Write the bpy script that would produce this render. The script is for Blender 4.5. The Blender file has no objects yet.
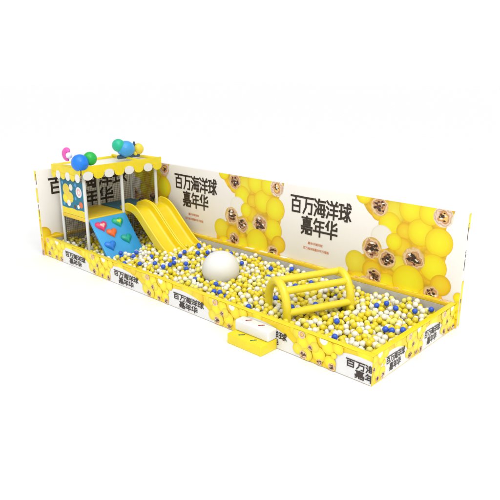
import bpy, bmesh, math, random
from math import sin, cos, pi, radians
from mathutils import Vector
random.seed(11)
S = bpy.context.scene
COL = S.collection

# ---------------------------------------------------------------- camera
cam_d = bpy.data.cameras.new('camera'); cam = bpy.data.objects.new('camera', cam_d); COL.objects.link(cam)
cam.location = (13.4663, -6.942, 4.5301)
YAW, PITCH = -0.7476528, 0.2987228
F = Vector((cos(PITCH)*sin(YAW), cos(PITCH)*cos(YAW), -sin(PITCH)))
cam.rotation_euler = F.to_track_quat('-Z', 'Y').to_euler()
cam_d.sensor_width = 36; cam_d.lens = 589.29/500*36
cam_d.clip_end = 500
S.camera = cam

# ---------------------------------------------------------------- studio light: white surround, bright overhead patch in the world, one added unseen lamp
w = bpy.data.worlds.new('World'); S.world = w; w.use_nodes = True
bgn = w.node_tree.nodes['Background']; bgn.inputs[1].default_value = 1.0
wn = w.node_tree.nodes; wl = w.node_tree.links
_tc = wn.new('ShaderNodeTexCoord'); _sp = wn.new('ShaderNodeSeparateXYZ'); _rp = wn.new('ShaderNodeValToRGB')
wl.new(_tc.outputs['Generated'], _sp.inputs[0]); wl.new(_sp.outputs['Z'], _rp.inputs['Fac'])
_rp.color_ramp.elements[0].position = .22; _rp.color_ramp.elements[0].color = (1.06, 1.06, 1.06, 1)      # white studio surround
_rp.color_ramp.elements[1].position = .55; _rp.color_ramp.elements[1].color = (.50, .50, .51, 1)        # world colour dimmed overhead for contrast
_dt = wn.new('ShaderNodeVectorMath'); _dt.operation = 'DOT_PRODUCT'; _dt.inputs[1].default_value = Vector((.34, -.30, .9)).normalized()
wl.new(_tc.outputs['Generated'], _dt.inputs[0])
_mx = wn.new('ShaderNodeMath'); _mx.operation = 'MAXIMUM'; _mx.inputs[1].default_value = 0; wl.new(_dt.outputs['Value'], _mx.inputs[0])
_pw = wn.new('ShaderNodeMath'); _pw.operation = 'POWER'; _pw.inputs[1].default_value = 7; wl.new(_mx.outputs[0], _pw.inputs[0])
_ml = wn.new('ShaderNodeMath'); _ml.operation = 'MULTIPLY'; _ml.inputs[1].default_value = 3.0; wl.new(_pw.outputs[0], _ml.inputs[0])   # broad overhead glow added to the world colour, no lamp object
_ad = wn.new('ShaderNodeVectorMath'); _ad.operation = 'ADD'; wl.new(_rp.outputs['Color'], _ad.inputs[0]); wl.new(_ml.outputs[0], _ad.inputs[1]); wl.new(_ad.outputs[0], bgn.inputs[0])
def area(loc, target, size, power, col=(1, 1, 1)):
    d = bpy.data.lights.new('added_area_lamp', 'AREA'); d.shape = 'SQUARE'; d.size = size; d.energy = power; d.color = col
    o = bpy.data.objects.new('added_area_lamp', d); COL.objects.link(o); o.location = loc
    o.rotation_euler = (Vector(target)-Vector(loc)).to_track_quat('-Z', 'Y').to_euler()
area((12.5, -3.0, 11.0), (7.0, 1.4, 0.4), 2.5, 300, (1, .985, .95))  # unseen area lamp, added for highlights and local key light
S.view_settings.view_transform = 'Standard'; S.view_settings.look = 'None'
S.view_settings.exposure = 0; S.view_settings.gamma = 1

L, W, H, HL = 9.495, 2.812, 2.165, 0.5      # pit length, depth, tall wall height, low wall height
T = 0.10

# ---------------------------------------------------------------- materials
def mat(name, col, rough=.45, var=.05, bump=0.0, scale=8, spec=.5, metal=0.0, coat=0.0, alpha=1.0):
    m = bpy.data.materials.new(name); m.use_nodes = True
    nt = m.node_tree; b = nt.nodes['Principled BSDF']
    b.inputs['Roughness'].default_value = rough; b.inputs['Metallic'].default_value = metal
    b.inputs['Specular IOR Level'].default_value = spec; b.inputs['Coat Weight'].default_value = coat
    tc = nt.nodes.new('ShaderNodeTexCoord'); n = nt.nodes.new('ShaderNodeTexNoise')
    n.inputs['Scale'].default_value = scale; n.inputs['Detail'].default_value = 4
    nt.links.new(tc.outputs['Object'], n.inputs['Vector'])
    r = nt.nodes.new('ShaderNodeValToRGB'); r.color_ramp.elements[0].position = .3; r.color_ramp.elements[1].position = .7
    r.color_ramp.elements[0].color = (*[max(0, c*(1-var)) for c in col], 1)
    r.color_ramp.elements[1].color = (*[min(1, c*(1+var)) for c in col], 1)
    nt.links.new(n.outputs['Fac'], r.inputs['Fac']); nt.links.new(r.outputs['Color'], b.inputs['Base Color'])
    if bump:
        n2 = nt.nodes.new('ShaderNodeTexNoise'); n2.inputs['Scale'].default_value = scale*.7; n2.inputs['Detail'].default_value = 3
        nt.links.new(tc.outputs['Object'], n2.inputs['Vector'])
        bp = nt.nodes.new('ShaderNodeBump'); bp.inputs['Strength'].default_value = bump; bp.inputs['Distance'].default_value = .02
        nt.links.new(n2.outputs['Fac'], bp.inputs['Height']); nt.links.new(bp.outputs['Normal'], b.inputs['Normal'])
    return m
def disc_mat(name, stops, noise=0.0, nscale=2.5, rough=.4):
    """printed round motif: colour by distance from the motif's own centre (UV), broken up with noise"""
    m = bpy.data.materials.new(name); m.use_nodes = True
    nt = m.node_tree; b = nt.nodes['Principled BSDF']; b.inputs['Roughness'].default_value = rough
    uv = nt.nodes.new('ShaderNodeUVMap'); ln = nt.nodes.new('ShaderNodeVectorMath'); ln.operation = 'LENGTH'
    nt.links.new(uv.outputs['UV'], ln.inputs[0])
    src = ln.outputs['Value']
    if noise:
        tc = nt.nodes.new('ShaderNodeTexCoord')
        n = nt.nodes.new('ShaderNodeTexNoise'); n.inputs['Scale'].default_value = nscale; n.inputs['Detail'].default_value = 3
        nt.links.new(tc.outputs['Object'], n.inputs['Vector'])
        a = nt.nodes.new('ShaderNodeMath'); a.operation = 'MULTIPLY_ADD'; a.inputs[1].default_value = noise; a.inputs[2].default_value = -noise/2
        nt.links.new(n.outputs['Fac'], a.inputs[0])
        s = nt.nodes.new('ShaderNodeMath'); nt.links.new(a.outputs[0], s.inputs[0]); nt.links.new(src, s.inputs[1]); src = s.outputs[0]
    r = nt.nodes.new('ShaderNodeValToRGB'); cr = r.color_ramp
    while len(cr.elements) < len(stops): cr.elements.new(.5)
    for e, (p_, c) in zip(cr.elements, stops): e.position = p_; e.color = (*c, 1)
    nt.links.new(src, r.inputs['Fac']); nt.links.new(r.outputs['Color'], b.inputs['Base Color'])
    return m
YEL = (.84, .62, .01)
M = dict(
    ground=mat('white_floor', (.87, .868, .862), .6, .01, 0, 2),
    yellow=mat('yellow_vinyl', (.82, .65, .012), .38, .05, .15, 5),
    grey=mat('grey_vinyl', (.50, .49, .46), .5, .05, .2, 6),
    wall=mat('printed_white', (.84, .81, .77), .45, .015, .05, 2),
    white=mat('white_vinyl', (.76, .755, .74), .4, .02, .12, 6),
    pale=mat('pale_print', (.86, .84, .74), .45, .03, 0, 3),
    post=mat('white_steel', (.70, .72, .70), .3, .03, 0, 6, metal=.0),
    platform=mat('yellow_padding', (.80, .55, .02), .45, .06, .15, 6),
    slide=mat('yellow_plastic', (.82, .62, .01), .25, .04, .08, 3, coat=.3),
    tube=mat('yellow_inflated_vinyl', (.78, .64, .025), .32, .04, .15, 7, coat=.2),
    teal=mat('teal_print', (.0, .17, .27), .5, .08, .05, 5),
    mat_blue=mat('blue_mat', (.03, .14, .22), .6, .1, .1, 10),
    ramp=mat('blue_plastic', (.04, .34, .68), .35, .06, .12, 5),
    net=mat('net_cord', (.05, .05, .04), .8, .1, 0, 20),
    ink=mat('dark_ink', (.035, .022, .016), .5, .2, 0, 10),
    orangeink=mat('orange_ink', (.62, .20, .07), .5, .1, 0, 10),
    brownink=mat('brown_ink', (.10, .035, .015), .5, .3, 0, 10),
    orange_print=mat('orange_print', (.78, .46, .015), .4, .35, 0, 5),
    base_print=mat('yellow_print', YEL, .4, .10, .05, 4),
    red=mat('red_print', (.45, .02, .03), .4), green=mat('green_print', (.02, .15, .05), .4),
    pitfloor=mat('grey_floor_mat', (.07, .065, .055), .8, .1, 0, 6),
    seam=mat('seam', (.45, .42, .36), .6, .05),
    b_yellow=mat('ball_yellow', (.78, .63, .02), .28, .06, 0, 3),
    b_lemon=mat('ball_lemon', (.80, .74, .16), .28, .06, 0, 3),
    b_white=mat('ball_white', (.82, .80, .69), .28, .03, 0, 3),
    b_blue=mat('ball_blue', (.025, .10, .62), .28, .08, 0, 3),
    big=mat('white_soft_ball', (.76, .755, .73), .45, .015, .15, 3),
    hpink=mat('pink_hold', (.72, .04, .14), .3), hpink2=mat('pale_pink_hold', (.85, .45, .42), .3),
    hgreen=mat('green_hold', (.01, .42, .22), .3), hlime=mat('lime_hold', (.55, .70, .03), .3),
    horange=mat('orange_hold', (.78, .14, .03), .3), hteal=mat('teal_hold', (.01, .36, .26), .3), hblue=mat('blue_hold', (.02, .20, .68), .3),
    oblue=mat('blue_ornament', (.005, .20, .78), .3, .05), osky=mat('sky_ornament', (.05, .33, .70), .3, .05),
    ogreen=mat('green_ornament', (.01, .45, .06), .3, .05), ojade=mat('jade_ornament', (.01, .48, .28), .3, .05),
    opink=mat('pink_ornament', (.75, .10, .45), .3, .05), oyellow=mat('yellow_ornament', (.80, .62, .05), .3, .05),
    owhite=mat('white_ornament', (.82, .82, .85), .3, .03), onavy=mat('navy_ornament', (.03, .08, .14), .4, .05),
)
M['dy'] = disc_mat('balloon_print', [(0, (.88, .82, .02)), (.6, (.86, .74, .015)), (.92, (.83, .62, .01)), (1, (.76, .48, .005))])
M['do'] = disc_mat('amber_print', [(0, (.86, .66, .03)), (.7, (.83, .56, .015)), (1, (.72, .40, .005))])
M['dol'] = disc_mat('mustard_print', [(0, (.84, .74, .06)), (.7, (.80, .66, .03)), (1, (.70, .56, .04))])
M['dw'] = disc_mat('clear_print', [(0, (.86, .84, .78)), (.85, (.85, .82, .74)), (1, (.78, .74, .66))])
M['df'] = disc_mat('snack_print', [(0, (.30, .12, .05)), (.22, (.62, .38, .24)), (.36, (.14, .05, .03)), (.5, (.66, .38, .14)), (.66, (.45, .22, .14)), (.8, (.80, .60, .36)), (.93, (.70, .48, .18)), (1, (.66, .42, .08))], 1.1, 9)
M['df2'] = disc_mat('toy_print', [(0, (.82, .42, .06)), (.3, (.85, .56, .16)), (.5, (.50, .20, .06)), (.7, (.82, .66, .52)), (.85, (.60, .36, .24)), (1, (.82, .76, .62))], .9, 10)

# ---------------------------------------------------------------- mesh builder
class MB:
    def __init__(s): s.v = []; s.f = []; s.m = []; s.u = []; s.ms = []
    def mi(s, k):
        if k not in s.ms: s.ms.append(k)
        return s.ms.index(k)
    def face(s, pts, k, uv=None):
        b = len(s.v); s.v += [tuple(p) for p in pts]; s.f.append(tuple(range(b, b+len(pts)))); s.m.append(s.mi(k)); s.u.append(uv or [(0, 0)]*len(pts))
    def raw(s, vs, fs, k):
        b = len(s.v); s.v += [tuple(p) for p in vs]; i = s.mi(k)
        for f in fs: s.f.append(tuple(b+j for j in f)); s.m.append(i); s.u.append([(0, 0)]*len(f))
    def box(s, lo, hi, k, bev=0.0, seg=3):
        bm = bmesh.new(); bmesh.ops.create_cube(bm, size=1)
        for v in bm.verts: v.co = Vector([lo[i]+(v.co[i]+.5)*(hi[i]-lo[i]) for i in range(3)])
        if bev: bmesh.ops.bevel(bm, geom=list(bm.edges), offset=bev, segments=seg, profile=.5, affect='EDGES')
        bm.verts.index_update(); s.raw([v.co[:] for v in bm.verts], [[v.index for v in f.verts] for f in bm.faces], k); bm.free()
    def ball(s, c, r, k, sub=3, sc=(1, 1, 1)):
        bm = bmesh.new(); bmesh.ops.create_icosphere(bm, subdivisions=sub, radius=r)
        bm.verts.index_update()
        s.raw([(c[0]+v.co.x*sc[0], c[1]+v.co.y*sc[1], c[2]+v.co.z*sc[2]) for v in bm.verts], [[v.index for v in f.verts] for f in bm.faces], k); bm.free()
    def tube(s, pts, r, k, n=14, closed=False, cap=True):
        pts = [Vector(p) for p in pts]; N = len(pts); rings = []; up = None
        for i, p in enumerate(pts):
            a = pts[(i-1) % N] if (closed or i) else p; b = pts[(i+1) % N] if (closed or i < N-1) else p
            t = (b-a).normalized()
            if up is None: up = t.orthogonal().normalized()
            up = (up - t*up.dot(t)).normalized(); q = t.cross(up)
            rr = r[i] if isinstance(r, (list, tuple)) else r
            rings.append([p+up*cos(2*pi*j/n)*rr+q*sin(2*pi*j/n)*rr for j in range(n)])
        vs = [v for g in rings for v in g]; fs = []
        for i in range(N if closed else N-1):
            for j in range(n):
                a = i*n+j; b = i*n+(j+1) % n; c = ((i+1) % N)*n+(j+1) % n; d = ((i+1) % N)*n+j; fs.append((a, b, c, d))
        if not closed and cap: fs.append(tuple(range(n-1, -1, -1))); fs.append(tuple((N-1)*n+j for j in range(n)))
        s.raw(vs, fs, k)
    def build(s, name, parent=None, smooth=True, loc=None):
        me = bpy.data.meshes.new(name); me.from_pydata(s.v, [], s.f)
        for k in s.ms: me.materials.append(M[k])
        me.polygons.foreach_set('material_index', s.m)
        ul = me.uv_layers.new(name='UVMap'); fl = [c for u in s.u for p in u for c in p]; ul.data.foreach_set('uv', fl)
        me.polygons.foreach_set('use_smooth', [smooth]*len(me.polygons))
        me.update()
        if smooth:
            try: me.set_sharp_from_angle(angle=radians(42))
            except Exception: pass
        o = bpy.data.objects.new(name, me); COL.objects.link(o)
        if parent: o.parent = parent; o.location = (0, 0, 0) if parent.parent else -Vector(parent.location)
        elif loc: o.location = loc
        return o
def tag(o, label, cat, group=None):
    o['label'] = label; o['category'] = cat
    if group: o['group'] = group
    return o
def thing(name, loc, label, cat, group=None):
    o = bpy.data.objects.new(name, None); COL.objects.link(o); o.location = loc; o.empty_display_size = .1
    return tag(o, label, cat, group)

# ---------------------------------------------------------------- printing on walls: flat motifs clipped to the panel
def clip(poly, x0, y0, x1, y1):
    def cut(P, ins, inter):
        out = []
        for i in range(len(P)):
            a, b = P[i-1], P[i]
            if ins(b):
                if not ins(a): out.append(inter(a, b))
                out.append(b)
            elif ins(a): out.append(inter(a, b))
        return out
    def ix(x): return lambda a, b: (x, a[1]+(b[1]-a[1])*(x-a[0])/(b[0]-a[0]))
    def iy(y): return lambda a, b: (a[0]+(b[0]-a[0])*(y-a[1])/(b[1]-a[1]), y)
    for ins, it in ((lambda p: p[0] >= x0, ix(x0)), (lambda p: p[0] <= x1, ix(x1)), (lambda p: p[1] >= y0, iy(y0)), (lambda p: p[1] <= y1, iy(y1))):
        if not poly: return []
        poly = cut(poly, ins, it)
    return poly
class Print:
    def __init__(s, o, u, v, n, rect): s.o, s.U, s.V, s.n, s.r = Vector(o), Vector(u), Vector(v), Vector(n), rect; s.k = 0; s.mb = MB()
    def poly(s, pts, k, c=(0, 0), r=1, mb=None, step=.00004, convex=True):
        p = clip(pts, *s.r)
        if len(p) < 3: return
        s.k += 1; off = .002+s.k*step
        P = [s.o+s.U*a+s.V*b+s.n*off for a, b in p]
        if s.U.cross(s.V).dot(s.n) < 0: P.reverse(); p = p[::-1]
        (mb or s.mb).face(P, k, [((a-c[0])/r, (b-c[1])/r) for a, b in p])
    def disc(s, x, y, r, k, ry=None, n=40):
        ry = ry or r
        p = clip([(x+r*cos(2*pi*i/n), y+ry*sin(2*pi*i/n)) for i in range(n)], *s.r)
        if len(p) < 3: return
        s.k += 1; off = .002+s.k*.00004
        P = [s.o+s.U*a+s.V*b+s.n*off for a, b in p]; uv = [((a-x)/r, (b-y)/ry) for a, b in p]
        if s.U.cross(s.V).dot(s.n) < 0: P.reverse(); uv.reverse()
        s.mb.face(P, k, uv)
    def smooth_blob(s, pts, k):
        q = []
        n = len(pts)
        for i in range(n):
            p0, p1, p2, p3 = [pts[(i+j-1) % n] for j in range(4)]
            for t in [j/6 for j in range(6)]:
                q.append(tuple(.5*(2*p1[a]+(p2[a]-p0[a])*t+(2*p0[a]-5*p1[a]+4*p2[a]-p3[a])*t*t+(-p0[a]+3*p1[a]-3*p2[a]+p3[a])*t**3) for a in (0, 1)))
        s.poly(q, k)
    def stroke(s, a, b, w, k, mb):
        d = Vector((b[0]-a[0], b[1]-a[1])); l = d.length
        if l < 1e-6: return
        d /= l; e = d*(w*.42); nn = Vector((-d.y, d.x))*w/2
        A, B = Vector(a)-e, Vector(b)+e
        s.poly([tuple(A-nn), tuple(B-nn), tuple(B+nn), tuple(A+nn)], k, mb=mb, step=.00002)

def seg(*l): return [((a, b), (c, d)) for a, b, c, d in l]
G = {
 'bai': seg((0, 9.5, 10, 9.5), (5, 9.5, 4.4, 7.2), (1.5, 7, 8.5, 7), (1.5, 7, 1.5, .5), (8.5, 7, 8.5, .5), (1.5, 3.8, 8.5, 3.8), (1.5, .5, 8.5, .5)),
 'wan': seg((0, 9.4, 10, 9.4), (3.6, 9.4, 3.2, 4), (3.2, 4, .9, .4), (3.6, 6.2, 8.9, 6.2), (8.9, 6.2, 8.5, .5), (8.5, .5, 6, .5)),
 'hai': seg((.3, 9.6, 1.8, 8.3), (0, 6.4, 1.6, 5.4), (.3, .3, 1.9, 3.6), (4.3, 9.9, 3.2, 7.4), (3.9, 8.8, 10, 8.8), (4, 6.9, 9.1, 6.9), (4, 6.9, 3.6, 1.6), (9.1, 6.9, 8.8, .3), (8.8, .3, 7, .3), (2.8, 4.3, 10, 4.3), (3.6, 1.8, 9.8, 1.8), (6.3, 6.2, 6.3, 5.2), (6.1, 3.6, 6.1, 2.6)),
 'yang': seg((.3, 9.6, 1.8, 8.3), (0, 6.4, 1.6, 5.4), (.3, .3, 1.9, 3.6), (4.2, 9.8, 5.1, 8.3), (9, 9.8, 8.1, 8.3), (3.2, 7.8, 10, 7.8), (3.6, 5.1, 9.7, 5.1), (3, 2.4, 10, 2.4), (6.6, 7.8, 6.6, 0)),
 'qiu': seg((0, 9, 3.6, 9), (.2, 5.4, 3.4, 5.4), (0, 1, 3.9, 1.8), (1.8, 9, 1.8, 1.5), (4.2, 7.7, 10, 7.7), (7, 10, 7, .4), (7, .4, 5.5, .4), (8.5, 9.9, 9.6, 8.9), (4.6, 6, 5.8, 4.7), (4.2, 1.5, 6.3, 3.3), (9.4, 6, 7.8, 4.5), (7.4, 4.1, 10, 1)),
 'jia': seg((.5, 9.3, 9.5, 9.3), (5, 10.2, 5, 7.9), (1.6, 7.9, 8.4, 7.9), (2, 6.7, 8, 6.7), (2, 6.7, 2, 5.4), (8, 6.7, 8, 5.4), (2, 5.4, 8, 5.4), (0, 4.1, 10, 4.1), (.3, 2.7, 4.4, 2.7), (2.4, 3.6, 2, 1.2), (2, 1.2, .3, 0), (4.4, 2.7, 4.2, .2), (5.9, 2.7, 9.4, 2.7), (5.9, 2.7, 5.9, .2), (9.4, 2.7, 9.4, .2), (5.9, .2, 9.4, .2)),
 'nian': seg((2.6, 10, .6, 7), (2, 8.5, 9.5, 8.5), (2.2, 5.7, 9, 5.7), (2.2, 5.7, 2.2, 2.8), (0, 2.8, 10, 2.8), (5.9, 8.5, 5.9, 0)),
 'hua': seg((2.8, 10, .2, 6.7), (1.9, 8, 1.9, 4.9), (9.3, 9.2, 5.4, 7), (5.4, 10, 5.4, 5.4), (5.4, 5.4, 9.7, 5.4), (9.7, 5.4, 9.7, 6.7), (0, 2.8, 10, 2.8), (5, 4.7, 5, 0)),
}
ROW1 = ['bai', 'wan', 'hai', 'yang', 'qiu']; ROW2 = ['jia', 'nian', 'hua']
def write(pr, row, x, z, cw, ch, k, mb, gap=.12, th=1.38):
    """glyph row, x = left, z = bottom, cw/ch = cell size"""
    for i, g in enumerate(row):
        gx = x+i*cw; sx = cw*(1-gap)/10; sz = ch/10
        for a, b in G[g]:
            wd = th*(sx*.5+sz*.5)
            pr.stroke((gx+a[0]*sx, z+a[1]*sz), (gx+b[0]*sx, z+b[1]*sz), wd, k, mb)
def headline(pr, x, ztop, width, ch, mb, sub=True):
    cw = width/5
    k0 = pr.k
    write(pr, ROW1, x, ztop-ch, cw, ch, 'ink', mb)
    write(pr, ROW2, x+cw*.95, ztop-2*ch-ch*.16, cw*1.02, ch, 'ink', mb)
    if sub:
        c = cw*.13*1.6
        write(pr, ['jia', 'nian', 'hua', 'hai', 'yang', 'qiu'], x+cw*1.55, ztop-2*ch-ch*.75, c*1.0, c*.85, 'orangeink', mb, .1, 1.1)
        write(pr, ['bai', 'wan', 'hai', 'yang', 'qiu', 'jia', 'nian', 'hua', 'wan', 'qiu', 'hai'], x+cw*1.15, ztop-2*ch-ch*1.08, c*.95, c*.85, 'orangeink', mb, .1, 1.1)
    pr.k = k0

def scribble(pr, x, y, r):
    """dark broken marks inside the printed snack balls"""
    rr = random.Random(int(x*1000+y*77))
    for i in range(17):
        a = rr.uniform(0, 6.28); d = rr.uniform(0, .62)*r; px, py = x+d*cos(a), y+d*sin(a)
        q = [(px+rr.uniform(.08, .26)*r*cos(t+a), py+rr.uniform(.06, .18)*r*sin(t+a)) for t in [j*pi/4 for j in range(8)]]
        pr.poly(q, rr.choice(['ink', 'brownink', 'ink', 'pale', 'brownink', 'red' if i == 3 else 'ink']))
def cluster(pr, x0):
    pr.k = 0
    B = [(-.14, 2.3), (-.06, 2.12), (.14, 1.85), (.42, 1.72), (.62, 1.45), (.50, 1.2), (.2, 1.05), (-.05, .95), (-.25, .75), (-.25, .3), (.1, -.1), (1.55, -.1), (1.78, .45), (1.62, .8), (1.72, 1.05), (1.80, 1.5), (1.72, 1.8), (1.72, 2.3)]
    pr.smooth_blob([(x0+a, b) for a, b in B], 'orange_print')
    D = [(.0, 2.18, .17, 'dy'), (.34, 1.88, .15, 'do'), (.68, 1.95, .22, 'dol'), (.60, 1.70, .24, 'dy'), (.92, 1.62, .17, 'do'), (.90, 1.30, .2, 'do'), (.45, 1.42, .24, 'dw'),
         (.72, 1.38, .17, 'dy'), (1.02, 2.05, .24, 'dy'), (1.24, 1.66, .26, 'dy'), (1.40, 2.04, .22, 'dy'), (.36, 2.01, .19, 'df'),
         (1.65, 2.02, .19, 'df2'), (1.61, 1.54, .27, 'dy'), (1.55, 1.05, .26, 'dy'), (-.11, .80, .24, 'dol'), (.28, .70, .22, 'do'), (.3, .36, .25, 'do'), (-.02, .42, .2, 'dy'), (.62, .5, .22, 'dy'),
         (.85, .95, .18, 'dol'), (.25, 1.16, .22, 'df'), (.60, 1.0, .19, 'df'), (1.15, 1.13, .23, 'df'), (1.72, .75, .2, 'do'), (1.07, .66, .33, 'dy'), (1.5, .42, .22, 'dy'), (1.55, .54, .16, 'df'), (.33, .60, .17, 'df'), (.12, .45, .10, 'df2')]
    for a, b, r, k in D:
        pr.disc(x0+a, b, r, k)
        if k == 'df': scribble(pr, x0+a, b, r)
        if k == 'df2': scribble(pr, x0+a, b, r*.7)

def small_cluster(pr, x, s=1.0, seed=0):
    """the yellow stretch between two white lettered patches on a low wall, centred at x"""
    D = [(-.42, .44, .12, 'dol'), (-.30, .30, .13, 'dy'), (-.42, .16, .11, 'dol'), (-.10, .40, .12, 'dy'), (.08, .20, .14, 'dy'), (-.20, .12, .12, 'dol'), (.28, .38, .13, 'dy'), (.34, .14, .12, 'dy'), (.5, .42, .11, 'dy'),
         (-.02, .30, .10, 'dol'), (.18, .47, .08, 'pale'), (-.33, .43, .075, 'df2'), (-.28, .09, .085, 'df'), (.10, .07, .06, 'df'), (.38, .07, .075, 'df'), (-.12, .26, .055, 'df'), (.42, .28, .06, 'dy')]
    for a, b, r, k in D:
        pr.disc(x+a*s, b, r*(s+1)/2, k)
        if k == 'df': scribble(pr, x+a*s, b, r)
def white_patch(pr, x, hw):
    pts = [(-1.16, .2), (-1.04, .32), (-.72, .395), (-.25, .41), (.3, .375), (.85, .28), (1.2, .14), (1.42, .0), (1.3, -.1), (-.8, -.1), (-1.06, .06)]
    pr.smooth_blob([(x+a*hw, b) for a, b in pts], 'white')

# ---------------------------------------------------------------- ground
g = MB(); g.face([(-150, -150, 0), (150, -150, 0), (150, 150, 0), (-150, 150, 0)], 'ground')
go = g.build('ground'); go['kind'] = 'structure'

# ---------------------------------------------------------------- tall printed backdrop walls
bw = thing('backdrop_wall', (L/2, W+.05, 0), 'long tall white and yellow printed backdrop wall behind the ball pit', 'wall')
b = MB(); b.box((-.1, W, 0), (L+.05, W+.09, H), 'wall', .006, 2); b.build('panel', bw)
pr = Print((0, W, 0), (1, 0, 0), (0, 0, 1), (0, -1, 0), (.02, .02, L+.045, H-.008))
for c in (7.44-2*3.862, 7.44-3.862, 7.44): cluster(pr, c)
for x, z, rr_, k in ((9.52, .6, .10, 'dy'), (9.54, .42, .12, 'dol'), (9.53, .25, .12, 'dy'), (9.55, .08, .12, 'do')): pr.disc(x, z, rr_, k)
pr.mb.build('printed_balloons', bw, smooth=False)
for x0 in (1.79, 5.64):
    t = MB(); headline(pr, x0, 1.955 if x0 < 3 else 1.945, 1.56, .37, t); t.build('lettering', bw, smooth=False)
pe = Print((L+.05, W, 0), (0, 1, 0), (0, 0, 1), (1, 0, 0), (.006, .02, .084, H-.01))
for y, z, r, k in ((.055, 2.02, .15, 'dy'), (.05, .72, .2, 'dy'), (.04, .45, .12, 'do'), (.05, .2, .15, 'dy')): pe.disc(y, z, r, k)
for z0, z1 in ((1.94, 1.99), (1.67, 1.92), (1.44, 1.5), (1.12, 1.33), (1.36, 1.42), (.5, .58)):
    pe.poly([(.012, z0), (.036, z0), (.040, z1), (.016, z1)], 'ink')
pe.mb.build('edge_print', bw, smooth=False)

lw = thing('backdrop_wall', (-.05, W/2, 0), 'short tall white printed end wall behind the play tower at the left', 'wall')
b = MB(); b.box((-.1, -.055, 0), (0, W-.002, H), 'wall', .006, 2); b.build('panel', lw)
pr = Print((0, 0, 0), (0, 1, 0), (0, 0, 1), (1, 0, 0), (-.05, .02, W-.01, H-.01))
pr.smooth_blob([(-.2, -.1), (-.2, .75), (.0, .62), (.25, .5), (.6, .45), (1.4, .3), (2, -.1)], 'orange_print')
for y, z, r, k in ((-.02, .55, .2, 'do'), (.3, .35, .2, 'dy'), (.8, .3, .2, 'dol')): pr.disc(y, z, r, k)
pr.mb.build('printed_balloons', lw, smooth=False)
t = MB(); headline(pr, .26, 1.93, 2.35, .39, t, False); t.build('lettering', lw, smooth=False)
pe = Print((-.1, -.055, 0), (1, 0, 0), (0, 0, 1), (0, -1, 0), (.004, .01, .096, H-.01))
for x, z, r, k in ((.03, 2.1, .14, 'dol'), (.06, 1.55, .14, 'dol'), (.02, 1.0, .14, 'dy'), (.05, .75, .15, 'do'), (.05, .5, .2, 'dol'), (.05, .2, .2, 'do'), (.05, .05, .1, 'df')): pe.disc(x, z, r, k, r*1.3)
for z0, z1, x0 in ((1.82, 2.08, .058), (1.22, 1.32, .04), (1.0, 1.2, .05), (.5, .56, .05)):
    pe.poly([(x0, z0), (x0+.026, z0), (x0+.03, z1), (x0+.004, z1)], 'brownink')
pe.mb.build('edge_print', lw, smooth=False)

# ---------------------------------------------------------------- low padded pit walls
def low_wall(lo, hi, label, core='white'):
    t = thing('pit_wall', ((lo[0]+hi[0])/2, (lo[1]+hi[1])/2, 0), label, 'low wall')
    rt = .075 if core == 'grey' else .03
    b = MB(); b.box((lo[0], lo[1], 0), (hi[0], hi[1], HL-rt), core, .004, 1); b.build('core', t)
    b = MB(); b.box((lo[0], lo[1], HL-rt+.001), (hi[0], hi[1], HL), 'platform' if core == 'grey' else 'yellow', .012, 3); b.build('top_rim', t)
    return t
fw = low_wall((.002, 0), (L, T), 'long low front wall of the ball pit, yellow balloon print with lettered white patches', 'base_print')
pr = Print((0, 0, 0), (1, 0, 0), (0, 0, 1), (0, -1, 0), (.006, .012, L-.004, HL-.012))
FX = [1.395, 3.41, 5.425, 7.44, 9.48]
for i in range(30): pr.disc(random.uniform(0, L), random.choice([.47, .4, .05]), random.uniform(.1, .2), random.choice(['dy', 'do', 'dol', 'dy']))
for x in FX: white_patch(pr, x-.03, .57)
for i, x in enumerate([.42]+[f+1.02 for f in FX[:4]]): small_cluster(pr, x, .85)
pr.mb.build('printed_balloons', fw, smooth=False)
for x in FX:
    t = MB(); headline(pr, x-.44, .325, .88, .125, t, False); t.build('lettering', fw, smooth=False)
sm = MB(); sm.box((.01, -.004, .003), (L-.01, -.0005, .009), 'seam'); sm.build('bottom_seam', fw)

rw = low_wall((L-T, T+.001), (L, W-.001), 'low right end wall of the ball pit, yellow print with two lettered white patches', 'base_print')
pr = Print((L, 0, 0), (0, 1, 0), (0, 0, 1), (1, 0, 0), (.006, .012, W-.004, HL-.012))
for i in range(12): pr.disc(random.uniform(0, W), random.choice([.47, .4, .05]), random.uniform(.1, .18), random.choice(['dy', 'do', 'dol', 'dy']))
for y in (.68, 1.91): white_patch(pr, y, .38)
for y in (.10, 1.30, 2.52): small_cluster(pr, y, .55)
pr.mb.build('printed_balloons', rw, smooth=False)
for y in (.68, 1.91):
    t = MB(); headline(pr, y-.285, .335, .57, .125, t, False); t.build('lettering', rw, smooth=False)
kw = low_wall((T+.001, W-T), (L-T-.001, W-.0015), 'low yellow topped rim along the foot of the long backdrop wall', 'grey')
pr = Print((0, W-T, HL), (1, 0, 0), (0, 1, 0), (0, 0, 1), (T, .008, L-T, T-.01))
for i in range(34): pr.disc(T+i*.28+random.uniform(-.1, .1), random.uniform(0, .1), random.uniform(.05, .13), random.choice(['dol', 'dy', 'pale', 'do', 'df2', 'dol']))
pr.mb.build('rim_print', kw, smooth=False)
ow = low_wall((.0015, T+.001), (T, W-.001), 'low yellow topped rim under the play tower along the left end wall', 'grey')

fl = MB(); fl.box((T+.002, T+.002, .01), (L-T-.002, W-T-.002, .05), 'pitfloor'); fo = fl.build('pit_floor'); fo['kind'] = 'structure'

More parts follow.
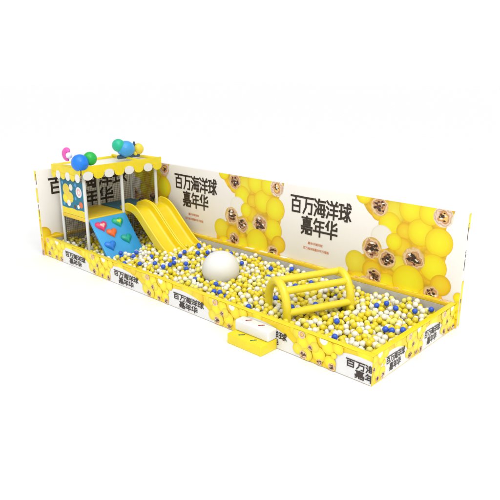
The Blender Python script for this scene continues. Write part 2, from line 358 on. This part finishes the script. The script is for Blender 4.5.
# ---------------------------------------------------------------- play tower
tw = thing('play_tower', (.83, 1.45, .05), 'white posted play tower with yellow platform and scalloped yellow and white roof', 'play tower')
PX = (.30, 1.37); PY = (.40, 1.45, 2.50); PR = .04
for x in PX:
    for y in PY:
        b = MB(); b.tube([(x, y, .05), (x, y, 2.26)], PR, 'post', 18); b.build('post', tw)
b = MB(); b.box((PX[0]-.03, PY[0]-.03, 1.02), (PX[1]+.03, PY[2]+.03, 1.12), 'platform', .02); b.build('platform', tw)
b = MB(); b.box((PX[0]+.05, 1.48, 1.122), (PX[1]-.02, PY[2]-.06, 1.15), 'mat_blue', .01); b.build('mat', tw)
# roof: four padded beams, a pale canopy and a scalloped valance
X0, X1, Y0, Y1, ZT = PX[0]-.07, PX[1]+.07, PY[0]-.07, PY[2]+.09, 2.39
for a, c, za, zc, r in (((X0, Y0), (X1, Y0), 2.26, 2.30, .07), ((X1, Y0), (X1, Y1), 2.31, 2.31, .05), ((X1, Y1), (X0, Y1), 2.30, 2.29, .055), ((X0, Y1), (X0, Y0), 2.29, 2.26, .06)):
    b = MB(); b.tube([(a[0], a[1], za), (c[0], c[1], zc)], r, 'yellow', 20)
    b.ball((a[0], a[1], za), r, 'yellow'); b.build('roof_beam', tw)
b = MB(); n = 12
vs = []; fs = []
for i in range(n+1):
    for j in range(n+1):
        u, v = i/n, j/n
        vs.append((X0+.06+(X1-X0-.12)*u, Y0+.06+(Y1-Y0-.12)*v, 2.28-.05*sin(pi*u)*sin(pi*v)))
for i in range(n):
    for j in range(n): a = i*(n+1)+j; fs.append((a, a+1, a+n+2, a+n+1))
b.raw(vs, fs, 'pale'); co = b.build('canopy', tw); sm_ = co.modifiers.new('s', 'SOLIDIFY'); sm_.thickness = .01
def valance(p0, p1, nrm, n, first, dz=0):
    P0, P1 = Vector(p0), Vector(p1); d = (P1-P0)/n; N = Vector(nrm); ln = d.length
    band = MB(); e = P1-P0
    def slab(mb, pts2, k, off, th=.012):
        u = e.normalized(); A = [P0+u*x+N*off+Vector((0, 0, z+dz)) for x, z in pts2]; B_ = [a-N*th for a in A]; m = len(A)
        mb.raw(A+B_, [tuple(range(m)), tuple(range(2*m-1, m-1, -1))]+[(i, m+i, m+(i+1) % m, (i+1) % m) for i in range(m)], k)
    slab(band, [(0, 2.18), (e.length, 2.18), (e.length, 2.37), (0, 2.37)], 'yellow', .0)
    vb = band.build('valance_band', tw, smooth=False)
    for i in range(n):
        mb = MB(); c = (i+.5)*ln; white = (i+first) % 2 == 0; r = ln*.5
        if white: pts = [(c+r*.94*cos(t), 2.148+.102*sin(t)) for t in [2*pi*j/28 for j in range(28)]]
        else: pts = [(c+r*.97*cos(t), 2.16+.105*sin(t)) for t in [pi+pi*j/14 for j in range(15)]]+[(c+r*.97, 2.2), (c-r*.97, 2.2)]
        slab(mb, pts, 'white' if white else 'yellow', .014, .011); mb.build('scallop', vb, smooth=False)
valance((X1+.05, Y0-.03, 0), (X1+.05, Y1+.03, 0), (1, 0, 0), 8, 0)
valance((X0-.03, Y0-.08, 0), (X1+.03, Y0-.08, 0), (0, -1, 0), 6, 1, -.05)
# front panel: teal print with yellow lower band, bubbles in place of the cartoon
b = MB(); b.box((PX[0]+.035, PY[0]-.02, 1.12), (PX[1]-.035, PY[0]+.01, 1.97), 'teal', .004, 1); pn = b.build('front_panel', tw)
pp = Print((0, PY[0]-.02, 0), (1, 0, 0), (0, 0, 1), (0, -1, 0), (PX[0]+.04, 1.125, PX[1]-.04, 1.965))
pp.poly([(.3, 1.0), (1.4, 1.0), (1.4, 1.27), (1.2, 1.285), (1.0, 1.265), (.8, 1.29), (.6, 1.27), (.3, 1.285)], 'yellow')
for x, z, r, k in ((.58, 1.72, .15, 'oyellow'), (.75, 1.55, .13, 'oyellow'), (.52, 1.50, .12, 'dy'), (.80, 1.80, .08, 'pale'), (.66, 1.40, .08, 'pale'), (1.14, 1.72, .13, 'owhite'), (1.14, 1.72, .085, 'hpink2'), (1.14, 1.72, .045, 'owhite'),
                   (1.02, 1.88, .05, 'osky'), (1.2, 1.42, .075, 'horange'), (1.08, 1.36, .05, 'pale'), (.98, 1.55, .04, 'osky'), (.43, 1.88, .04, 'osky'), (.93, 1.34, .045, 'brownink'), (.45, 1.36, .045, 'osky')):
    pp.disc(x, z, r, k)
pm = pp.mb.build('bubble_print', pn, smooth=False)
# nets on the closed sides
def net(name, o, u, v, lu, lv, st=.05, r=.003):
    mb = MB(); o, u, v = Vector(o), Vector(u), Vector(v)
    n = int(lu/st)
    for i in range(n+1): mb.tube([o+u*i*lu/n, o+u*i*lu/n+v*lv], r, 'net', 4, cap=False)
    n = int(lv/st)
    for i in range(n+1): mb.tube([o+v*i*lv/n, o+v*i*lv/n+u*lu], r, 'net', 4, cap=False)
    return mb.build(name, tw)
net('side_net', (PX[0], PY[0], 1.14), (0, 1, 0), (0, 0, 1), PY[2]-PY[0], 1.12)
net('side_net', (PX[0], PY[2], 1.14), (1, 0, 0), (0, 0, 1), PX[1]-PX[0], 1.12)
net('side_net', (PX[0], PY[0], .3), (1, 0, 0), (0, 0, 1), PX[1]-PX[0], .72)
net('side_net', (PX[0], PY[0], .3), (0, 1, 0), (0, 0, 1), PY[2]-PY[0], .72)
net('side_net', (PX[0], PY[2], .3), (1, 0, 0), (0, 0, 1), PX[1]-PX[0], .72)
net('side_net', (PX[1], PY[1], .3), (0, 1, 0), (0, 0, 1), PY[2]-PY[1], .72)

# ---------------------------------------------------------------- ornaments on the roof
o1 = thing('roof_ornament', (1.3, .45, 2.4), 'blue, green and pink ball ornament on the near front corner of the tower roof', 'ornament')
b = MB(); b.ball((1.37, .34, 2.45), .2, 'oblue', 4); b.build('ball', o1)
b = MB(); b.ball((1.36, .62, 2.52), .16, 'ogreen', 4); b.build('ball', o1)
b = MB()
for i in range(15):                                     # curled pink petal, thick in the middle
    a = radians(60+i*14); rr = .03+.06*sin(pi*i/14)
    b.ball((1.0+.10*cos(a), .27, 2.60+.115*sin(a)), rr, 'opink', 3)
b.build('petal', o1)
b = MB(); b.ball((1.045, .27, 2.60), .075, 'owhite', 3); b.build('ball', o1)
b = MB(); b.ball((1.12, .50, 2.54), .13, 'owhite', 3); b.build('ball', o1)
b = MB(); b.ball((1.08, .40, 2.43), .07, 'osky', 3); b.build('ball', o1)
o2 = thing('roof_ornament', (.85, 2.0, 2.4), 'sky blue ball ornament with green and yellow ends at the middle of the tower roof', 'ornament')
b = MB(); b.ball((.85, 2.0, 2.57), .215, 'osky', 4, (1, 1.1, .96)); b.build('ball', o2)
b = MB(); b.ball((.80, 1.82, 2.67), .165, 'ojade', 4); b.build('ball', o2)
b = MB(); b.ball((.85, 2.385, 2.535), .145, 'oyellow', 4); b.ball((.85, 2.27, 2.43), .07, 'oyellow', 3); b.build('ball', o2)
b = MB(); b.raw([(.83, 2.18, 2.60), (.83, 2.32, 2.60), (.83, 2.27, 2.74), (.87, 2.18, 2.60), (.87, 2.32, 2.60), (.87, 2.27, 2.74)], [(0, 2, 1), (3, 4, 5), (0, 1, 4, 3), (1, 2, 5, 4), (2, 0, 3, 5)], 'onavy'); b.build('fin', o2)
b = MB(); b.tube([(.85, 1.75, 2.38), (.85, 2.4, 2.38)], .05, 'onavy'); b.build('bar', o2)
b = MB(); b.tube([(X0, 2.0, 2.36), (X1, 2.0, 2.33)], .03, 'yellow'); b.build('roof_crossbar', tw)

# ---------------------------------------------------------------- climbing ramp
rp = thing('climbing_ramp', (1.41, .94, .05), 'blue climbing ramp with heart shaped holds leaning on the tower platform', 'climbing ramp')
a0 = Vector((1.415, 0, 1.10)); a1 = Vector((2.26, 0, .06)); dx = (a1-a0).normalized(); nn = Vector((-dx.z, 0, dx.x))
RY0, RY1 = .44, 1.47
bm = bmesh.new(); bmesh.ops.create_cube(bm, size=1); Lr = (a1-a0).length
for v in bm.verts:
    p_ = a0+dx*(v.co.x+.5)*Lr+nn*(v.co.z-.5)*.07; v.co = Vector((p_.x, RY0+(v.co.y+.5)*(RY1-RY0), p_.z))
bmesh.ops.bevel(bm, geom=list(bm.edges), offset=.02, segments=3, profile=.5, affect='EDGES'); bm.verts.index_update()
b = MB(); b.raw([v.co[:] for v in bm.verts], [[v.index for v in f.verts] for f in bm.faces], 'ramp'); bm.free(); b.build('board', rp)
def heart(s, y, size, k, k2, label):
    """s = distance down the ramp, heart point towards the ground"""
    c = a0+dx*s+nn*.001; c.y = y
    E1, E2 = Vector((0, 1, 0)), -dx
    def prof(t): return (.062*(15*sin(t)**3+1.2*sin(t)), .062*(13*cos(t)-4.8*cos(2*t)-1.8*cos(3*t)-.8*cos(4*t)+2.2))
    n = 44; mb = MB()
    def dome(kk, sc, h, base):
        rings = 7; vs = []; fs = []
        for q in range(rings):
            f = cos(q/(rings-1)*pi/2*.97); z = base+h*sin(q/(rings-1)*pi/2)
            for i in range(n):
                x, y_ = prof(2*pi*i/n); P = c+E1*x*size*sc*f+E2*y_*size*sc*f+nn*z; vs.append(P)
        for q in range(rings-1):
            for i in range(n): fs.append((q*n+i, q*n+(i+1) % n, (q+1)*n+(i+1) % n, (q+1)*n+i))
        fs.append(tuple((rings-1)*n+i for i in range(n)))
        m2 = MB(); m2.raw(vs, fs, kk); return m2
    o = hold_ = dome(k, 1, .075*size/.15, 0).build('hold', rp); o['label'] = label
    if k2: dome(k2, .58, .095*size/.15, .004).build('hold_centre', hold_)
heart(.25, .66, .16, 'hpink', 'hpink2', 'pink heart shaped hold with a pale centre')
heart(.23, 1.14, .155, 'hgreen', 'hlime', 'green heart shaped hold with a lime centre')
heart(.47, .85, .145, 'horange', None, 'orange heart shaped hold')
heart(.78, .66, .15, 'hblue', None, 'blue heart shaped hold')
heart(.70, 1.16, .15, 'hteal', None, 'teal green heart shaped hold')

# ---------------------------------------------------------------- double slide
sl = thing('double_slide', (1.41, 2.05, 1.1), 'bright yellow plastic double lane slide from the tower into the balls', 'slide')
path = [(1.20, 1.155), (1.40, 1.165), (1.58, 1.165), (1.74, 1.12), (1.91, 1.0), (2.13, .80), (2.38, .58), (2.63, .37), (2.88, .22), (3.1, .16), (3.3, .14)]
def cr(P, m=5):
    out = []
    for i in range(len(P)-1):
        p0, p1, p2, p3 = P[max(i-1, 0)], P[i], P[i+1], P[min(i+2, len(P)-1)]
        for j in range(m):
            t = j/m; out.append(tuple(.5*(2*p1[a]+(p2[a]-p0[a])*t+(2*p0[a]-5*p1[a]+4*p2[a]-p3[a])*t*t+(-p0[a]+3*p1[a]-3*p2[a]+p3[a])*t**3) for a in (0, 1)))
    return out+[P[-1]]
pth = cr(path)
def lane(y0, y1, nr):
    prof = []                                            # (y, height above bed): rim, wall, bed, wall, rim, and the shell underneath
    w_ = .05; h_ = .15
    for t in range(9): a = pi-pi*t/8; prof.append((y0+w_/2+w_/2*cos(a), h_+w_/2*sin(a)))
    for t in range(1, 6): a = t/5*pi/2; prof.append((y0+w_+.07-.07*cos(a), .07-.07*sin(a)))
    for y, z in reversed(prof[:]): prof.append((y0+y1-y, z))
    prof.append((y1, -.03)); prof.append((y0, -.03)); m = len(prof); vs = []; fs = []
    for i, (x, z) in enumerate(pth):
        a = Vector(pth[max(i-1, 0)]); c = Vector(pth[min(i+1, len(pth)-1)]); t = (c-a).normalized(); nx, nz = -t.y, t.x
        k = min(1, .45+i/12) if i < 8 else 1
        for y, h in prof: hh = h*k if h > 0 else h; vs.append((x+nx*hh, y, z+nz*hh))
    for i in range(len(pth)-1):
        for j in range(m): fs.append((i*m+j, i*m+(j+1) % m, (i+1)*m+(j+1) % m, (i+1)*m+j))
    fs.append(tuple(range(m))); fs.append(tuple((len(pth)-1)*m+j for j in range(m-1, -1, -1)))
    mb = MB(); mb.raw(vs, fs, 'slide'); return mb.build('slide_lane', sl)
lane(1.49, 2.035, 0); lane(2.042, 2.60, 1)

# ---------------------------------------------------------------- big white ball
BC, BR = Vector((4.98, 1.30, .47)), .395
b = MB(); b.ball((0, 0, 0), BR, 'big', 5); bb = b.build('soft_ball', loc=BC); tag(bb, 'large plain white ball half sunk in the small balls', 'ball')

# ---------------------------------------------------------------- yellow tube roller frame
th, RL, RR, RZ = 1.174, 1.318, .365, .495
rd = Vector((cos(th), sin(th), 0)); rn = Vector((rd.y, -rd.x, 0)); rc = Vector((7.127, .625, .42))
rf = thing('tube_frame', (rc.x, rc.y, .05), 'arched yellow inflatable tube frame lying on the balls near the right', 'tube frame')
def ring_pt(s, a): return rc+rd*s+rn*RR*cos(a)+Vector((0, 0, RZ*sin(a)))
TUBE = .068
for s in (0, RL):
    mb = MB(); pts = [ring_pt(s, radians(a))+Vector((0, 0, 0)) for a in range(0, 181 if s == 0 else 100, 9)]
    pts = [pts[0]+Vector((0, 0, -.3)), pts[0]+Vector((0, 0, -.12))]+pts+([pts[-1]+Vector((0, 0, -.12)), pts[-1]+Vector((0, 0, -.3))] if s == 0 else [])
    mb.tube(pts, TUBE+.008, 'tube', 20); mb.build('end_arch', rf)
for a in (2, 50, 97):
    A, B_ = ring_pt(0, radians(a)), ring_pt(RL, radians(a)); mb = MB()
    if a in (180,): A.z -= .28; B_.z -= .28
    N_ = 16; mb.tube([A.lerp(B_, i/N_) for i in range(N_+1)], TUBE, 'tube', 18); mb.build('cross_tube', rf)

# ---------------------------------------------------------------- soft step at the front
st = thing('soft_steps', (7.27, -.2, 0), 'two tier soft step block, white above yellow, in front of the pit', 'steps')
b = MB(); b.box((6.88, -.42, 0), (7.66, -.008, .185), 'yellow', .018, 4); b.build('lower_step', st)
b = MB(); b.box((6.885, -.235, .186), (7.655, -.010, .39), 'white', .035, 5); b.build('upper_step', st)
def foot(x, y, z, k, lab, ang=.9, sc=1.0):
    mb = MB(); e = Vector((cos(ang), sin(ang), 0)); q = Vector((-e.y, e.x, 0))
    for u, wd in ((0, .022), (.03, .017), (.06, .02), (.085, .016)):
        c = Vector((x, y, z))+e*u*sc
        mb.raw([c+(e*cos(t)+q*sin(t))*wd*sc+Vector((0, 0, .001)) for t in [j*pi/6 for j in range(12)]], [tuple(range(12))], k)
    for i, v in enumerate(mb.v): mb.v[i] = (v[0], v[1], v[2]+(i//12)*.0005)
    o = mb.build('footprint', st, smooth=False); o['label'] = lab
foot(7.08, -.14, .3905, 'red', 'red footprint on the white step'); foot(7.38, -.15, .3905, 'red', 'red footprint on the white step')
foot(7.09, -.33, .1855, 'green', 'green footprint on the yellow step'); foot(7.38, -.35, .1855, 'green', 'green footprint on the yellow step')

# ---------------------------------------------------------------- the balls: dropped one by one and rolled to a low spot
R = .0535; rnd = random.Random(5); cell = {}; CS = .1
bx0, bx1, by0, by1 = T+R, L-T-R, T+R, W-T-R; balls = []
BASE = .235
def blocked(x, y, z):
    for px in PX:
        for py in PY:
            if (x-px)**2+(y-py)**2 < (R+PR)**2: return True
    if (Vector((x, y, z))-BC).length < BR+R*.9: return True
    if RY0-R < y < RY1+R and 1.36 < x < 2.35:                        # ramp slab
        q = Vector((x, 0, z))-a0; s_ = q.dot(dx); h_ = q.dot(nn)
        if -.1 < s_ < Lr+R and -.07-R*.9 < h_ < R*.9: return True
    if 1.49-R < y < 2.60+R and 1.38 < x < 3.4:
        for (ax, az), (cx_, cz) in zip(pth[::3], pth[3::3]):
            if ax-.03 <= x <= cx_+.03:
                zz = az+(cz-az)*(x-ax)/max(cx_-ax, 1e-6)
                if zz-.03-R*1.2 < z < zz+R*(1.3 if x > 2.9 else 1.3): return True
    v = Vector((x, y, z))-rc; s_ = v.dot(rd); u_ = v.dot(rn)
    if -.1 < s_ < RL+.1:
        if (abs(s_) < R+TUBE or abs(s_-RL) < R+TUBE) and (abs(abs(u_)-RR) < R+TUBE): return True
        if abs(u_-RR) < R+TUBE and abs(z-rc.z) < R+TUBE: return True
    return False
def height(x, y):
    z = BASE; ci, cj = int(x/CS), int(y/CS)
    for i in (ci-1, ci, ci+1):
        for j in (cj-1, cj, cj+1):
            for (a, b_, c_) in cell.get((i, j), ()):
                d = (x-a)**2+(y-b_)**2
                if d < 4*R*R:
                    h = c_+math.sqrt(4*R*R-d)
                    if h > z: z = h
    return z
def surf(x, y):                                                     # how high the heap is allowed to stand
    s_ = .385+.03*sin(x*2.1+y)+.025*sin(y*4.2+x*3.3)+rnd.uniform(-.075, .03)
    if x > 8.2: s_ -= .012
    if x < 2.2: s_ -= .02
    if 2.5 < x < 3.5 and y > 1.45: s_ -= .05
    return s_
tries = 0
while tries < 4700:
    tries += 1
    x, y = rnd.uniform(bx0, bx1), rnd.uniform(by0, by1); z = height(x, y); step = .05
    for it in range(9):
        best = (z, x, y)
        a = rnd.uniform(0, 6.28)
        for k in range(5):
            nx = min(max(x+step*cos(a+k*1.2566), bx0), bx1); ny = min(max(y+step*sin(a+k*1.2566), by0), by1)
            nz = height(nx, ny)
            if nz < best[0]: best = (nz, nx, ny)
        if best[0] >= z-1e-5: step *= .55
        z, x, y = best
    if z > surf(x, y): continue
    cell.setdefault((int(x/CS), int(y/CS)), []).append((x, y, z)); balls.append((x, y, z))
balls = [q for q in balls if not blocked(*q)]
# a few more lying on the slide foot and against the ramp
balls += [(2.93, 1.70, .245), (3.02, 1.80, .23), (3.0, 2.3, .235), (2.88, 2.42, .26), (3.08, 2.2, .22), (3.1, 1.66, .215), (3.06, 2.47, .225)]
top = []
for i, (x, y, z) in enumerate(balls):
    cover = 0
    for a in range(8):
        qx, qy = x+.06*cos(a*pi/4), y+.06*sin(a*pi/4)
        if any((qx-c[0])**2+(qy-c[1])**2 < .0016 and c[2] > z+.04 for j in (-1, 0, 1) for l in (-1, 0, 1) for c in cell.get((int(qx/CS)+j, int(qy/CS)+l), ())): cover += 1
    top.append(cover <= 3)
# hollows: take some of the uppermost balls away again
bare = [i for i, q in enumerate(balls) if top[i] and not any(c[2] > q[2]+.02 and (q[0]-c[0])**2+(q[1]-c[1])**2 < .0115 for j in (-1, 0, 1) for l in (-1, 0, 1) for c in cell.get((int(q[0]/CS)+j, int(q[1]/CS)+l), ()))]
gone = {i for i in bare if rnd.random() < .26}
balls, top = [q for i, q in enumerate(balls) if i not in gone], [t_ for i, t_ in enumerate(top) if i not in gone]
BLUE = [(8.37, 1.96), (8.45, 2.17), (8.69, 2.08), (9.01, 2.19), (9.19, 2.46), (9.02, 1.16), (9.125, 1.185), (9.25, 1.33), (5.94, 2.5), (7.07, 2.53), (6.76, 2.11), (7.28, .85), (7.52, 1.24), (8.24, .88), (8.57, .35), (5.91, 1.76), (3.53, 1.23), (3.8, .7), (3.73, 2.09), (3.24, 2.28), (4.87, 2.06), (5.72, .39), (5.82, .45), (3.02, .99), (2.67, 1.71), (6.69, .33), (2.27, .67), (2.7, .72), (3.05, .91), (3.74, 1.05), (1.89, 1.03), (3.79, .9), (3.99, 1.19), (5.44, .71), (3.45, 1.48), (1.36, .77), (3.49, .72), (3.24, .49), (3.3, 1.75), (2.5, .95), (3.6, 1.9), (4.2, 2.4), (5.6, 2.2)]
# the blue balls that lie uppermost, each in its own place: neighbours they would cut into are left out
placed = []
for x, y in BLUE:
    zs = sorted([q[2] for q in balls if (q[0]-x)**2+(q[1]-y)**2 < .03], reverse=True)
    z = min(max(zs[1] if len(zs) > 1 else .38, .37)+.022, .435)
    if blocked(x, y, z): continue
    if placed and min((Vector((x, y, z))-Vector(p_)).length for p_ in placed) < 2*R*.97: continue
    placed.append((x, y, z))
keep = [i for i, q in enumerate(balls) if all((q[0]-p_[0])**2+(q[1]-p_[1])**2+(q[2]-p_[2])**2 > (2*R*.93)**2 for p_ in placed)]
balls = [balls[i] for i in keep]; top = [top[i] for i in keep]; n0 = len(balls)
balls += placed; top += [True]*len(placed)
blue_of = {n0+i: BLUE.index(p_[:2]) for i, p_ in enumerate(placed)}
col = []
for i in range(len(balls)):
    u = rnd.random(); k = 'b_yellow' if u < .40 else 'b_lemon' if u < .54 else 'b_white'
    if balls[i][0] < 7.9 and rnd.random() < (.022 if top[i] else .12): k = 'b_blue'
    col.append('b_blue' if i in blue_of else k)
blue_of = {}
cl = cam.location
order = sorted([i for i in range(len(balls)) if top[i]], key=lambda i: (Vector(balls[i])-cl).length)
solo = set(order[:270])
sph = {}
for k in ('b_yellow', 'b_lemon', 'b_white', 'b_blue'):
    mb = MB(); mb.ball((0, 0, 0), R, k, 3); o = mb.build('play_ball'); sph[k] = o
NAMES = {'b_yellow': ('golden yellow plastic ball in the near right end of the ball pit', 'golden yellow pit balls'),
         'b_lemon': ('pale lemon plastic ball in the near right end of the ball pit', 'pale lemon pit balls'),
         'b_white': ('white plastic ball in the near right end of the ball pit', 'white pit balls'),
         'b_blue': ('blue plastic ball in the near right end of the ball pit', 'blue pit balls')}
BL = {0: 'blue ball farthest left of the row of blue balls between frame and backdrop', 1: 'blue ball second in the row of blue balls near the backdrop, right of the frame',
      2: 'blue ball third in the row of blue balls near the backdrop', 3: 'blue ball fourth in the row, close to the right end wall',
      4: 'blue ball in the far right corner where the backdrop meets the end wall', 5: 'left blue ball of the touching pair near the right end wall',
      6: 'right blue ball of the touching pair near the right end wall', 7: 'blue ball just right of the touching blue pair by the end wall',
      11: 'blue ball behind the lowest tube of the frame, near its left arch', 12: 'blue ball behind the lowest tube of the frame, near the middle', 13: 'blue ball in front of the right end of the yellow tube frame', 14: 'blue ball beside the front wall, right of the yellow tube frame'}
used = set()
for i in order[:270]:
    k = col[i]
    if k in used: o = sph[k].copy(); COL.objects.link(o)
    else: o = sph[k]; used.add(k)
    o.location = balls[i]; o.rotation_euler = (rnd.uniform(0, 6), rnd.uniform(0, 6), 0)
    lab, grp = NAMES[k]
    if i in blue_of and blue_of[i] in BL: lab = BL[blue_of[i]]
    tag(o, lab, 'ball', grp)
for k in list(sph):
    if k not in used: bpy.data.objects.remove(sph[k])
# the rest of the fill: one object
bm = bmesh.new(); bmesh.ops.create_icosphere(bm, subdivisions=2, radius=R); bm.verts.index_update(); bm.faces.index_update()
tv = [v.co[:] for v in bm.verts]; tf = [[v.index for v in f.verts] for f in bm.faces]; bm.free()
keys = ['b_yellow', 'b_lemon', 'b_white', 'b_blue']; vs = []; fs = []; mi = []
for i, (x, y, z) in enumerate(balls):
    if i in solo: continue
    o_ = len(vs); vs += [(x+a, y+b_, z+c) for a, b_, c in tv]; fs += [(o_+a, o_+b_, o_+c) for a, b_, c in tf]; mi += [keys.index(col[i])]*len(tf)
me = bpy.data.meshes.new('ball_fill'); me.from_pydata(vs, [], fs)
for k in keys: me.materials.append(M[k])
me.polygons.foreach_set('material_index', mi); me.polygons.foreach_set('use_smooth', [True]*len(fs)); me.update()
bf = bpy.data.objects.new('ball_fill', me); COL.objects.link(bf); bf['kind'] = 'stuff'
bf['label'] = 'mass of yellow, white and blue plastic balls filling the pit'; bf['category'] = 'balls'
print('balls', len(balls), 'top', sum(top), 'solo x min', min(balls[i][0] for i in solo))
